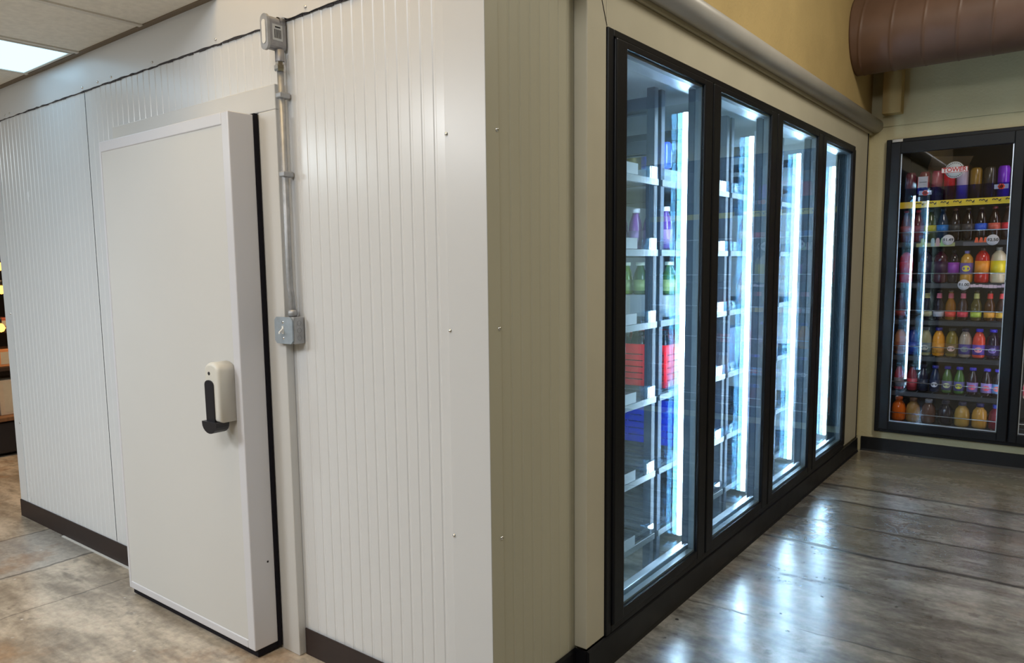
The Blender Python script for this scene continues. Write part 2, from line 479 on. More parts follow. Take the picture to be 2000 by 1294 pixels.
# top flashing along the front, two overlapping sheets with a wavy caulked lower edge
def sheet(x0, x1, y, zlow, round_left=False):
    out = []
    n = int((x1-x0)/.03)
    for k in range(n+1):
        x = x0+(x1-x0)*k/n
        out.append((x, zlow+random.uniform(-.0025, .0025)))
    top = [(x1, HC), (x0, HC)]
    if round_left:
        arc = [(x0+.06-.06*math.cos(a), HC-.0+0) for a in ()]
        out = [(x0+.05, zlow)]+[p for p in out if p[0] > x0+.06]
        top = [(x1, HC), (x0+.0, HC), (x0, zlow+.06), (x0+.006, zlow+.03), (x0+.02, zlow+.01)]
    return MB().prism(out+top, y-.0025, y, axis='Y')
t4 = struct(sheet(LX+.004, -.79, -.0035, HS).build('trim_4', M['trim']))
t5 = struct(sheet(-.82, -.004, -.0065, HS, True).build('trim_5', M['trim']))
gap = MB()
for k in range(90):                        # thin dark bead along the seam under the flashing
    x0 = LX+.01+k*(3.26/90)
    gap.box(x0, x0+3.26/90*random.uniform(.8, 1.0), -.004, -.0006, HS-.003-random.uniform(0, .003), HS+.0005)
gp = struct(gap.build('trim_6', mat('dark_seam_bead', rgb(60, 56, 60), .8)))
for x in (-3.05, -2.99, -2.19, -2.05, -1.93, -1.60, -1.17, -.68): screw(t4 if x < -.8 else t5, (x, -.006 if x < -.8 else -.009, HS+.014), '-Y')
struct(MB().box(-2.1885, -2.1865, -.0012, -.0002, .1, HS-.004).build('trim_7', M['rubber']))
# baseboards
struct(MB().box(LX-.006, -1.905, -.008, -.0005, 0, .094, .002).build('baseboard_front', M['cove']))
struct(MB().box(-.815, .006, -.0085, -.0035, 0, .094, .001).build('baseboard_front', M['cove']))
struct(MB().box(-2.75, -1.9, -.019, -.0082, 0.0, .003).build('trim_8', mat('pale_caulk', (.62, .6, .56, 1), .7)))
mb = MB().prism([(0.0055, .0), (.014, 0), (.010, .012), (.009, .09), (.0035, .1), (.0035, .0)], -.004, .43, axis='Y')
mb.prism([(.0465, 0), (.064, 0), (.058, .012), (.056, .096), (.0465, .1)], .43, 4.12, axis='Y').box(.0035, .0465, .424, .43, 0, .1)
struct(mb.build('baseboard_right', M['covek']))
struct(MB().prism([(D-.0005, 0), (D-.016, 0), (D-.009, .012), (D-.009, .095), (D-.0005, .098)], .064, 4.5, axis='X').build('baseboard_back', M['covek']))

# casing round the glass doors (proud almond sheet)
mb = MB().box(.0005, .046, .43, .545, .105, 2.165, .003).box(.0005, .046, .545, 3.735, 2.042, 2.165, .003).box(.0005, .046, 3.735, 4.1, .105, 2.165, .003)
struct(mb.build('trim_9', M['almond2']))
struct(MB().prism([(.49, 2.165), (.492, 2.165), (.547, 2.045), (.545, 2.045)], .0462, .0475, axis='X').build('trim_10', M['rubber']))
struct(MB().box(.0005, .05, 4.1, 4.108, .1, 2.2).build('trim_11', M['rubber']))
struct(MB().box(.0005, .04, 4.108, D-.0005, .1, 2.2).build('trim_12', M['beige']))
# flat strip and half-round cover along the top
struct(MB().box(.0005, .055, .1, D-.001, 2.166, 2.20, .004).build('trim_13', M['almond2']))
pc = MB().cyl((.075, .05, 2.222), (.075, D-.0005, 2.222), .044, 28).build('pipe', M['grey'])
tag(pc, 'long grey round pipe cover running along the top of the glass doors', 'pipe')

# back wall with the opening of the drinks cooler
ox0, ox1, oz0, oz1 = .16, 1.68, .16, 2.10
mb = MB().box(0, ox0, D, D+.06, 0, 3.6).box(ox1, 4.5, D, D+.06, 0, 3.6).box(ox0, ox1, D, D+.06, 0, oz0).box(ox0, ox1, D, D+.06, oz1, 3.6)
struct(mb.build('wall_back', M['beige']))
struct(MB().box(.0, 4.5, D-.012, D-.0005, 2.21, 3.6, .003).build('trim_14', M['beige']))
struct(MB().box(.125, .235, D-.11, D-.0125, 2.28, 3.6, .004).build('trim_15', M['yellow']))

# ------------------------------------------------------------------ ceiling grid + troffer
bars = MB()
for x in (-1.62, -3.22, -3.75, -4.28): bars.box(x-.012, x+.012, -5.5, -.031, HC-.006, HC)
for x in (-2.155, -2.68): bars.box(x-.012, x+.012, -5.5, -.031, HC-.006, HC)
for y in (-1.28, -2.5, -3.72): bars.box(-9, -1.15, y-.012, y+.012, HC-.007, HC)
struct(bars.build('trim_16', M['tbar']))
struct(MB().box(-9, -1.15, -.032, -.0005, HC-.004, HC+.05).build('trim_17', M['angle']))

def troffer(x0, x1, y0, y1, label):
    t = empty('ceiling_light', ((x0+x1)/2, (y0+y1)/2, HC), label, 'ceiling light')
    fr = MB()
    for a in ((x0, x1, y0, y0+.012), (x0, x1, y1-.012, y1), (x0, x0+.012, y0+.012, y1-.012), (x1-.012, x1, y0+.012, y1-.012)):
        fr.box(*a, HC-.008, HC-.0005)
    fr.build('frame', M['tbar'], t)
    MB().box(x0+.012, x1-.012, y0+.012, y1-.012, HC-.005, HC-.001).build('diffuser', M['troffer'], t)
    return t
troffer(-2.665, -2.17, -1.262, -.045, 'bright recessed ceiling light panel above the left end of the white wall')
troffer(-2.665, -2.17, -3.70, -2.52, 'bright recessed ceiling light panel further from the white wall')
troffer(-4.25, -3.77, -2.48, -1.30, 'bright recessed ceiling light panel over the store beyond the cooler')

# ------------------------------------------------------------------ walk-in door
dx0, dx1, dz0, dz1, dyf, dyb = -1.795, -.918, .03, 1.83, -.142, -.047
cas = MB().box(-1.9, -.82, -.032, -.0005, 1.836, 1.915, .003).box(-.912, -.82, -.032, -.0005, .0, 1.836, .003).box(-1.9, -1.80, -.032, -.0005, 0, 1.836, .003)
cas.box(-1.80, -.912, -.028, -.0005, 0.0, 1.836)
co = cas.build('door_casing', M['door'])
tag(co, 'cream flat casing around the tall white cooler door', 'door casing')
dr = empty('walk_in_door', (dx0, dyb, 0), 'tall plain white insulated walk-in cooler door with pale edge channel', 'door')
MB().box(dx0+.004, dx1-.004, dyf+.003, dyb, dz0+.004, dz1-.004).build('panel', M['door'], dr)
e = .04
ed = MB()
def chan(a0, a1, z0, z1):
    ed.box(a0, a1, dyf, dyb, z0, z1, .004, seg=3)
chan(dx1-e, dx1, dz0, dz1); chan(dx0, dx0+.016, dz0, dz1)
chan(dx0+.016, dx1-e, dz1-e, dz1); chan(dx0+.016, dx1-e, dz0, dz0+.03)
ed.build('edge_channel', M['alu'], dr)
MB().box(dx0+.01, dx1+.004, dyb, -.0325, .012, dz1+.004).build('gasket', M['rubber'], dr)
MB().box(dx0+.012, dx1-.002, dyf+.012, dyb, .006, dz0).build('sweep', M['rubber'], dr)
MB().box(-1.86, -1.79, -.06, -.0325, 1.834, 1.846, .002).build('hinge_cap', M['cream'], dr)
MB().lathe([(0, .0015), (.0035, .001), (.004, 0)], 8, axis='X', c=(dx1, -.075, .33)).build('screw', M['ink'], dr)
# handle: rounded housing, black paddle
hx0, hx1, hy, hz0, hz1 = -1.040, -.955, -.203, .832, 1.03
prof = [(hx0, hz0), (hx1, hz0)]
n = 10
for k in range(n+1):
    a = math.pi*k/n
    prof.append(((hx0+hx1)/2+(hx1-hx0)/2*math.cos(a), hz1-.028+.028*math.sin(a)))
hb = MB().prism(prof, hy, dyf, axis='Y', smooth=False)
bmesh.ops.bevel(hb.bm, geom=[ed_ for ed_ in hb.bm.edges if all(abs(v.co.y-hy) < 1e-5 for v in ed_.verts)], offset=.012, segments=4, affect='EDGES', profile=.5)
for fc in hb.bm.faces: fc.smooth = len(fc.verts) == 4
ho = hb.build('handle_housing', M['cream'], dr)
pd = [(-1.031, .82), (-.983, .82), (-.983, .955)]
for k in range(9):
    a = math.pi*k/8
    pd.append((-1.008+.025*math.cos(a), .955+.016*math.sin(a)))
MB().prism(pd, hy-.004, hy+.01, axis='Y').build('paddle', M['blackplastic'], ho)
lip = []
for k in range(11):
    a = math.pi+math.pi*k/10
    lip.append((-1.002+.042*math.cos(a), .827+.033*math.sin(a)))
MB().prism(lip+[(-.960, .833), (-1.044, .833)], hy-.014, hy+.035, axis='Y').build('paddle_lip', M['blackplastic'], ho)
MB().lathe([(0, -.001), (.006, -.001), (.006, 0)], 14, axis='Y', c=(-1.008, hy, .993)).build('keyhole', M['ink'], ho)

# ------------------------------------------------------------------ conduit and switch
cd = empty('conduit', (-.79, -.006, 1.175), 'grey metal conduit with cast fitting running down beside the door casing', 'conduit')
MB().tube([(-.789, -.030, 2.0), (-.789, -.030, 1.32), (-.788, -.030, 1.27), (-.786, -.026, 1.235), (-.786, -.025, 1.18)], .0105, 14).build('pipe_run', M['steel'], cd)
def stadium(cx, cz, hw, hh, n=8):
    p = []
    for k in range(n+1):
        a = math.pi*k/n; p.append((cx+hw*math.cos(a), cz+hh-hw+hw*math.sin(a)))
    for k in range(n+1):
        a = math.pi+math.pi*k/n; p.append((cx+hw*math.cos(a), cz-hh+hw+hw*math.sin(a)))
    return p
fb = MB().prism(stadium(-.797, 2.058, .0165, .05), -.070, -.009, axis='Y').build('fitting_body', M['castalu'], cd)
MB().prism(stadium(-.797, 2.058, .0185, .054), -.079, -.070, axis='Y').build('fitting_cover', M['steel'], fb)
MB().prism(stadium(-.797, 2.058, .009, .036), -.081, -.079, axis='Y').build('cover_badge', M['white_plastic'], fb)
MB().lathe([(.018, 0), (.018, .02), (0, .02)], 16, axis='Y', c=(-.797, -.029, 2.094)).build('rear_hub', M['castalu'], fb)
lb = MB().box(-.7805, -.7798, -.06, -.022, 2.035, 2.083, .0003).build('label', M['paper'], fb)
bars_ = MB()
for k in range(6): bars_.box(-.7798, -.7794, -.053+k*.0045, -.0508+k*.0045, 2.042, 2.068)
bars_.box(-.7798, -.7794, -.05, -.03, 2.073, 2.077)
bars_.build('barcode', M['ink'], lb)
MB().lathe([(.0145, 1.975), (.0145, 2.01), (0, 2.01)], 16, c=(-.789, -.030, 0)).build('fitting_neck', M['castalu'], cd)
nut = MB().lathe([(.0, 1.945), (.0165, 1.945), (.0185, 1.952), (.0185, 1.963), (.014, 1.967), (.014, 1.978), (0, 1.978)], 6, c=(-.789, -.030, 0), smooth=False).build('compression_nut', M['chrome'], cd)
for z in (1.873, 1.63):
    MB().box(-.803, -.775, -.044, -.004, z-.009, z+.009, .004).build('strap', M['steel'], cd)
MB().lathe([(0, 1.176), (.014, 1.176), (.016, 1.183), (.016, 1.19), (.013, 1.198), (0, 1.198)], 12, c=(-.786, -.025, 0)).build('box_connector', M['steel'], cd)

sb = empty('light_switch', (-.787, -.005, 1.085), 'square metal box with small white toggle switch under the conduit', 'light switch')
MB().box(-.817, -.757, -.044, -.004, 1.088, 1.175, .002).build('box', M['steel'], sb)
c = .01
oc = [(-.852+c, 1.088), (-.760-c, 1.088), (-.760, 1.088+c), (-.760, 1.175-c), (-.760-c, 1.175), (-.852+c, 1.175), (-.852, 1.175-c), (-.852, 1.088+c)]
pl = MB().prism(oc, -.050, -.0442, axis='Y').build('cover_plate', M['steelbox'], sb)
for z in (1.158, 1.106): MB().lathe([(0, -.0015), (.004, -.001), (.005, 0)], 10, axis='Y', c=(-.808, -.050, z)).build('screw', M['chrome'], pl)
MB().box(-.8125, -.8035, -.0515, -.050, 1.120, 1.146).build('switch_collar', M['white_plastic'], pl)
MB().prism([(-.051, 1.128), (-.051, 1.139), (-.066, 1.127), (-.066, 1.121)], -.811, -.805, axis='X').build('toggle', M['white_plastic'], pl)
for z in (1.155, 1.131, 1.107):
    MB().lathe([(.0085, 0), (.0085, .0008), (.0075, .0008), (.0075, 0)], 16, axis='X', c=(-.757, -.024, z)).build('knockout', M['castalu'], sb)

# ------------------------------------------------------------------ glass door bank
PIT = .79
fy0, fy1, fz0, fz1 = .545, 3.735, .102, 2.042
fr = empty('cooler_door_frame', (0, fy0, fz0), 'long black frame holding four glass cooler doors in a row', 'door frame')
fm = MB()
fm.box(-.05, .053, fy0, fy0+.034, fz0, fz1, .003).box(-.05, .053, fy1-.02, fy1, fz0, fz1, .003)
fm.box(-.05, .053, fy0+.034, fy1-.02, fz1-.022, fz1, .003).box(-.05, .053, fy0+.034, fy1-.02, fz0, fz0+.026, .003)
fm.build('outer_frame', M['black'], fr)
for i in range(3):
    yc = 1.362+PIT*i
    MB().box(-.03, .004, yc-.028, yc+.028, fz0+.0265, fz1-.0225, .003).build('mullion', M['post'], fr)
MB().box(-.06, .003, fy0+.035, fy1-.021, .129, .146, .003).build('sill', M['silver'], fr)
MB().box(-.06, .003, fy0+.035, fy1-.021, 2.0, 2.018, .003).build('head_liner', M['silver'], fr)
names = ['glass cooler door nearest the beige corner, red crate showing behind its glass', 'second glass cooler door from the beige corner, blue crate behind it',
         'third glass cooler door from the beige corner, narrow view of stocked shelves', 'glass cooler door farthest from the beige corner, next to the back wall']
for i in range(4):
    y0 = fy0+.036+PIT*i; y1 = y0+.777
    if i == 3: y1 = fy1-.022
    g0, g1, gz0, gz1 = .654+PIT*i, 1.281+PIT*i, .166, 1.996
    if i == 3: g1 = 3.648
    dd = empty('glass_door', (.0195, y0, fz0), names[i], 'glass door', 'four glass doors of the cooler')
    lf = MB()
    zz0, zz1 = .130, 2.018
    lf.box(.041, .062, y0, g0, zz0, zz1, .006, seg=3).box(.041, .062, g1, y1, zz0, zz1, .006, seg=3)
    lf.box(.0205, .060, g0-.004, g1+.004, zz0, gz0, .003).box(.0205, .060, g0-.004, g1+.004, gz1, zz1, .003)
    lf.build('leaf_frame', M['black'], dd)
    MB().box(.049, .052, g0, g1, gz0, gz1).build('outer_pane', M['pane'], dd)
    MB().box(.0355, .0385, g0+.009, g1-.009, gz0+.009, gz1-.009).build('middle_pane', M['pane'], dd)
    MB().box(.022, .025, g0, g1, gz0, gz1).build('inner_pane', M['pane'], dd)
    sp = MB()
    w = .009
    sp.box(.0255, .0485, g1-w, g1, gz0, gz1).box(.0255, .0485, g0, g1-w, gz0, gz0+w).box(.0255, .0485, g0, g1-w, gz1-w, gz1)
    sp.build('spacer', M['dullspacer'], dd)
    rb = MB()
    w = .022
    rb.box(.004, .0185, g0-.01, g1+.01, gz0-.02, gz0+w, .003).box(.016, .0295, g0-.01, g1+.01, gz1-w*.4, gz1+.004, .002)
    rb.build('inner_rim', M['silver'], dd)
    # led strip of this bay
    yl = 1.448+PIT*i
    lt = empty('led_strip', (-.088, yl, 0), ['tall white led strip behind the door nearest the beige corner', 'tall white led strip behind the second glass door from the corner',
               'tall white led strip behind the third glass door from the corner', 'tall white led strip at the far end of the glass doors'][i], 'led strip', 'led strips in the glass cooler')
    MB().box(-.0735, -.060, yl-.013, yl+.013, .145, 1.96, .002).build('housing', M['silver'], lt)
    MB().lathe([(0, .155), (.0115, .157), (.0115, 1.938), (0, 1.94)], 14, c=(-.088, yl, 0)).build('diffuser', M['led'], lt)
lt = empty('led_strip', (-.088, .658, 0), 'tall white led strip hidden behind the beige corner side of the glass doors', 'led strip')
MB().box(-.0735, -.060, .645, .671, .145, 1.96, .002).build('housing', M['silver'], lt)
MB().lathe([(0, .155), (.0115, .157), (.0115, 1.938), (0, 1.94)], 14, c=(-.088, .658, 0)).build('diffuser', M['led'], lt)

# ------------------------------------------------------------------ racks inside the walk-in
SH = [.19, .465, .785, 1.10, 1.395, 1.68]
rackmesh = {}
def rack(i):
    y0, y1 = .585+PIT*i, 1.345+PIT*i
    x0, x1 = -.84, -.16
    rk = empty('shelf_rack', ((x0+x1)/2, (y0+y1)/2, 0), ['grey steel shelf rack behind the glass door nearest the beige corner', 'grey steel shelf rack behind the second glass door', 'grey steel shelf rack behind the third glass door', 'grey steel shelf rack behind the farthest glass door'][i], 'shelf rack', 'shelf racks inside the glass cooler')
    for xx in (x0, x1-.035):
        for yy in (y0, y1-.035):
            MB().box(xx, xx+.035, yy, yy+.035, 0, 2.03, .003).build('post', M['post'], rk)
    for yy in (y0+.002, y1-.033):
        for z in (1.97, 1.80):
            MB().box(x0+.035, x1-.035, yy, yy+.03, z-.025, z+.025, .002).build('side_beam', M['post'], rk)
    for z in SH:
        dk = MB()
        dk.box(x0+.036, x1-.0355, y0+.005, y1-.005, z-.03, z-.018)
        for k in range(9):
            yy = y0+.05+k*(y1-y0-.1)/8
            dk.box(x0+.04, x1-.04, yy-.003, yy+.003, z-.018, z-.006)
        so = dk.build('shelf', M['deck'], rk)
        MB().box(x1+.0002, x1+.006, y0+.004, y1-.002, z-.036, z-.010, .001).build('price_rail', M['rail'], so)
        MB().box(x1+.002, x1+.0045, y0+.004, y1-.002, z-.010, z+.036).build('rail_guard', M['clear'], so)
        MB().box(x1+.0046, x1+.0052, y1-.29, y1-.185, z-.008, z+.034).build('rail_glint', M['paper'], so)  # pale strip standing in for the led's reflection in the plastic rail
for i in range(4): rack(i)

# ------------------------------------------------------------------ goods
MC = {}
def lm(col, rough=.18, name='glossy_drink'):
    k = (col, rough, name)
    if k not in MC: MC[k] = mat(name, rgb(*col), rough, spec=.5, var=.04, vscale=30)
    return MC[k]
PROF = {
 'can':   dict(body=[(0, 0), (.024, 0), (.033, .008), (.033, .178), (.027, .192), (.026, .196), (.023, .193), (0, .193)], label=None, cap=None, h=.196),
 'soda':  dict(body=[(0, 0), (.028, .001), (.034, .01), (.034, .06), (.032, .075), (.034, .09), (.034, .115), (.029, .145), (.015, .185), (.012, .195), (.012, .205), (0, .205)],
               label=(.0346, .066, .108), cap=(.0145, .198, .214), h=.214),
 'jug':   dict(body=[(0, 0), (.036, .001), (.041, .012), (.041, .05), (.039, .055), (.041, .06), (.041, .15), (.037, .178), (.022, .2), (.014, .207), (.014, .215), (0, .215)],
               label=(.0418, .062, .142), cap=(.0165, .208, .228), h=.228),
 'longneck': dict(body=[(0, 0), (.026, .001), (.031, .008), (.031, .095), (.027, .115), (.014, .145), (.0125, .19), (.013, .192), (0, .192)],
               label=(.0315, .022, .056), cap=(.0145, .188, .199), neck=(.0152, .145, .178), h=.199),
 'round': dict(body=[(0, 0), (.030, .001), (.036, .012), (.036, .07), (.037, .095), (.034, .13), (.024, .157), (.017, .168), (.017, .18), (0, .18)],
               label=(.0372, .022, .088), cap=(.021, .172, .192), h=.192),
 'flask': dict(body=[(0, 0), (.026, .001), (.031, .01), (.031, .09), (.027, .12), (.015, .155), (.013, .17), (0, .17)],
               label=(.0316, .022, .084), cap=(.0195, .163, .182), h=.182),
 'jar':   dict(body=[(0, 0), (.037, .001), (.043, .012), (.044, .08), (.038, .115), (.022, .135), (.018, .148), (0, .148)],
               label=None, cap=(.0225, .14, .165), h=.165),
}
CACHE = {}
def part_mesh(kind, part):
    k = (kind, part)
    if k in CACHE: return CACHE[k]
    p = PROF[kind]
    if part == 'body': me = MB().lathe(p['body'], 20).mesh(kind+'_body')
    elif part == 'label':
        r_, a, b = p['label']; me = MB().lathe([(r_-.0006, a), (r_, a), (r_, b), (r_-.0006, b)], 20).mesh(kind+'_label')
    elif part == 'neck':
        r_, a, b = p['neck']; me = MB().lathe([(r_+.001, a), (r_-.0006, b)], 16).mesh(kind+'_neck')
    elif part == 'emblem':
        r_, a, b = p['label']; hh = (b-a)*.34; zc = (a+b)/2
        t = MB()
        rings = []
        vs = [t.bm.verts.new(((r_+.0008)*math.sin(hh*math.cos(2*math.pi*q/14)/r_), -(r_+.0008)*math.cos(hh*math.cos(2*math.pi*q/14)/r_), zc+hh*.8*math.sin(2*math.pi*q/14))) for q in range(14)]
        cv = t.bm.verts.new((0, -(r_+.0012), zc))
        for q in range(14): t.bm.faces.new([cv, vs[q], vs[(q+1) % 14]])
        me = t.mesh(kind+'_emblem')
    else:
        r_, a, b = p['cap']; me = MB().lathe([(0, a), (r_, a), (r_, b-.002), (r_-.002, b), (0, b)], 16).mesh(kind+'_cap')
    CACHE[k] = me
    return me
MESHC = {}
def cmesh(kind, part, mt):
    k = (kind, part, mt.name)
    if k not in MESHC:
        me = part_mesh(kind, part).copy(); me.materials.clear(); me.materials.append(mt); MESHC[k] = me
    return MESHC[k]
def drink(kind, loc, body, label=None, cap=None, neck=None, emblem=None, sc=(1, 1, 1), rot=0., text='', cat='bottle', group=None, name=None):
    o = link(name or {'can': 'drink_can', 'soda': 'soda_bottle', 'jug': 'juice_jug', 'longneck': 'long_neck_bottle', 'round': 'juice_bottle', 'flask': 'juice_bottle', 'jar': 'juice_jar'}[kind], cmesh(kind, 'body', lm(body, .12 if kind != 'can' else .22)), None, loc)
    o.scale = sc
    o.rotation_euler.z = rot
    def ch(nm, part, c, rg=.4):
        q = bpy.data.objects.new(nm, cmesh(kind, part, lm(c, rg, 'printed_'+nm))); COL.objects.link(q); q.parent = o; return q
    lo = None
    if label and PROF[kind]['label']: lo = ch('label', 'label', label)
    if emblem and lo is not None:
        q = bpy.data.objects.new('emblem', cmesh(kind, 'emblem', lm(emblem, .4, 'printed_emblem'))); COL.objects.link(q); q.parent = lo
    if cap and PROF[kind]['cap']: ch('cap', 'cap', cap, .3)
    if neck: ch('neck_label', 'neck', neck)
    return tag(o, text, cat, group)
ORD = ['first', 'second', 'third', 'fourth', 'fifth', 'sixth', 'seventh', 'eighth', 'ninth', 'tenth']

# --- walk-in goods: crates, boxes and bottles
def crate(name, x0, x1, y0, y1, z0, h, mt, label):
    t = MB()
    w = .006
    t.box(x0, x1, y0, y1, z0, z0+w)
    for k in range(6):
        za = z0+.004+k*(h-.02)/6; zb = za+(h-.02)/6-.005
        for bx in ((x0, x1, y0, y0+w), (x0, x1, y1-w, y1), (x0, x0+w, y0+w, y1-w), (x1-w, x1, y0+w, y1-w)): t.box(*bx, za, zb)
    for bx in ((x0-.004, x1+.004, y0-.004, y0+w), (x0-.004, x1+.004, y1-w, y1+.004), (x0-.004, x0+w, y0+w, y1-w), (x1-w, x1+.004, y0+w, y1-w)): t.box(*bx, z0+h-.022, z0+h, .002)
    q = .012
    for (cx, cy) in ((x0, y0), (x1, y0), (x0, y1), (x1, y1)): t.box(cx-q/2, cx+q/2, cy-q/2, cy+q/2, z0, z0+h-.01)
    for k in (1, 2, 3):
        xx = x0+(x1-x0)*k/4; t.box(xx-.004, xx+.004, y0-.001, y0+w+.001, z0, z0+h-.02)
        yy = y0+(y1-y0)*k/4; t.box(x1-w-.001, x1+.001, yy-.004, yy+.004, z0, z0+h-.02)
    return tag(t.build(name, mt), label, 'crate')
z3 = SH[2]-.006
crate('bottle_crate', -.62, -.20, 1.53, 1.79, z3, .19, M['redcrate'], 'red plastic crate on the rack seen through the nearest glass door')
crate('bottle_crate', -.58, -.20, 1.83, 2.1, z3, .21, M['redcrate'], 'red plastic crate on the rack seen through the second glass door')
crate('bottle_crate', -.60, -.20, 1.76, 2.1, SH[1]-.006, .22, M['bluecrate'], 'blue plastic crate under a red crate behind the second glass door')
for r_ in range(2):
    for k in range(5):
        drink('soda', (-.57+k*.075, 1.585+r_*.09, z3+.0065), (18, 16, 20), None, (30, 30, 34), text='dark bottle standing upright in the red crate behind the nearest glass door', group='dark bottles in the red crate', sc=(1, 1, 1.1))
def boxthing(x0, x1, y0, y1, z0, z1, col, label):
    o = MB().box(x0, x1, y0, y1, z0, z1, .003).build('carton', lm(col, .5, 'printed_carton'))
    MB().box((x0+x1)/2-.025, (x0+x1)/2+.025, y0-.0006, y0-.0001, z0+.002, z1-.002).build('tape', lm((205, 200, 190), .4, 'packing_tape'), o)
    return tag(o, label, 'carton')
boxthing(-.60, -.20, 1.53, 1.76, SH[3]-.006, SH[3]+.09, (170, 178, 184), 'pale grey carton on the fourth shelf behind the nearest glass door')
boxthing(-.55, -.20, 1.80, 2.08, SH[3]-.006, SH[3]+.10, (150, 165, 175), 'pale blue grey carton on the fourth shelf behind the second glass door')
boxthing(-.58, -.20, 1.80, 2.06, SH[5]-.006, SH[5]+.075, (200, 205, 195), 'white flat carton on the topmost shelf behind the second glass door')
boxthing(-.62, -.22, 2.2, 2.55, SH[2]-.006, SH[2]+.2, (120, 150, 190), 'blue carton on the middle shelf behind the third glass door')
boxthing(-.60, -.20, 1.46, 1.76, SH[5]-.006, SH[5]+.05, (190, 200, 205), 'white shallow tray on the topmost shelf behind the nearest glass door')
for k in range(6):
    c_ = [(150, 130, 60), (160, 140, 70), (170, 150, 80), (150, 130, 70), (50, 80, 190), (60, 90, 200)][k]
    drink('can', (-.56+k*.07, 1.51, SH[5]+.0505), c_, sc=(1, 1, .55), text='short %s can, %s from the back of the white tray on the topmost rack shelf' % ('blue' if k > 3 else 'gold', ORD[k]), cat='can', group='cans on the tray in the glass cooler')
for k in range(6):
    c_ = [(70, 110, 60), (110, 60, 130), (120, 60, 140), (130, 70, 150), (120, 90, 150), (90, 60, 130)][k]
    drink('flask', (-.56+k*.07, 1.53, SH[4]-.0055), c_, (150, 120, 170), (220, 220, 225), text='small %s bottle, %s from the back on the fifth rack shelf' % ('green' if k == 0 else 'purple', ORD[k]), group='small bottles on the fifth rack shelf')
for k in range(6):
    drink('flask', (-.56+k*.07, 1.58, SH[3]+.0905), [(60, 90, 50), (80, 110, 60), (110, 140, 50), (60, 90, 60), (50, 80, 50), (60, 100, 50)][k], (150, 170, 110), (215, 220, 200), text='small green bottle, %s from the back, standing on the pale carton' % ORD[k], group='small green bottles on the pale carton', sc=(1, 1, .8))
for k in range(4):
    drink('flask', (-.24, 1.82+k*.07, SH[4]-.0055), [(190, 70, 50), (170, 60, 60), (190, 90, 60), (150, 60, 60)][k], (205, 190, 180), (235, 235, 235), text='small red bottle, %s from the left behind the second glass door' % ORD[k], group='small red bottles behind the second glass door')
for k in range(4):
    drink('soda', (-.24, 2.62+k*.075, SH[3]-.0055), (190, 110, 40), (230, 170, 90), (220, 220, 220), text='amber bottle, %s from the left behind the third glass door' % ORD[k], group='amber bottles behind the third glass door')
for k in range(4):
    drink('soda', (-.24, 2.62+k*.075, SH[4]-.0055), (150, 50, 40), (210, 170, 60), (220, 60, 40), text='red brown bottle, %s from the left on the shelf above the amber bottles' % ORD[k], group='red brown bottles behind the third glass door')

# ------------------------------------------------------------------ drinks cooler in the back wall
cy0, cy1 = D+.06, D+.80
cab = empty('drinks_cooler', (.9, D, 0), 'black framed drinks cooler set into the beige back wall', 'drinks cooler')
MB().box(ox0-.02, ox0, cy0, cy1, .1, 2.16).box(ox1, ox1+.02, cy0, cy1, .1, 2.16).box(ox0, ox1, cy1, cy1+.02, .1, 2.16).box(ox0, ox1, cy0, cy1, 2.14, 2.16).box(ox0, ox1, cy0, cy1, .1, .17).build('lining', M['darkin'], cab)
bf = MB()
bx0, bx1 = .147, 1.70
bf.box(bx0, bx0+.03, D-.03, D-.0005, .15, 2.12, .004).box(bx1-.03, bx1, D-.03, D-.0005, .15, 2.12, .004).box(bx0+.03, bx1-.03, D-.03, D-.0005, 2.09, 2.12, .004).box(bx0+.03, bx1-.03, D-.03, D-.0005, .15, .19, .004)
bf.build('frame', M['black'], cab)
MB().box(.875, .935, D-.02, D+.03, .19, 2.09, .003).build('mullion', M['black'], cab)
MB().box(.182, .245, D-.046, D-.0305, 2.0965, 2.119, .003).build('hinge_cover', M['chrome'], cab)
def cdoor(x0, x1, g0, g1, label):
    dd = empty('glass_door', (x0, D-.05, .19), label, 'glass door')
    z0, z1, gz0, gz1 = .175, 2.095, .232, 2.02
    yf, yb = D-.065, D-.0315
    t = MB().box(x0, g0, yf, yb, z0, z1, .006, seg=3).box(g1, x1, yf, yb, z0, z1, .006, seg=3).box(g0-.003, g1+.003, yf+.002, yb-.002, z0, gz0, .004).box(g0-.003, g1+.003, yf+.002, yb-.002, gz1, z1, .004)
    t.build('leaf_frame', M['black'], dd)
    MB().box(g0, g1, D-.052, D-.046, gz0, gz1).build('pane', M['pane2'], dd)
    t = MB()
    t.box(g1-.006, g1-.001, D-.045, D-.035, gz0, gz1).box(g0+.001, g0+.006, D-.045, D-.035, gz0, gz1).box(g0+.006, g1-.006, D-.045, D-.035, gz0, gz0+.006)
    t.build('spacer', M['silver'], dd)
    return dd
d1 = cdoor(.178, .902, .238, .846, 'black framed glass door of the drinks cooler with a round sticker near its top')
d2 = cdoor(.908, 1.668, .955, 1.608, 'black framed glass door at the right edge of the drinks cooler')
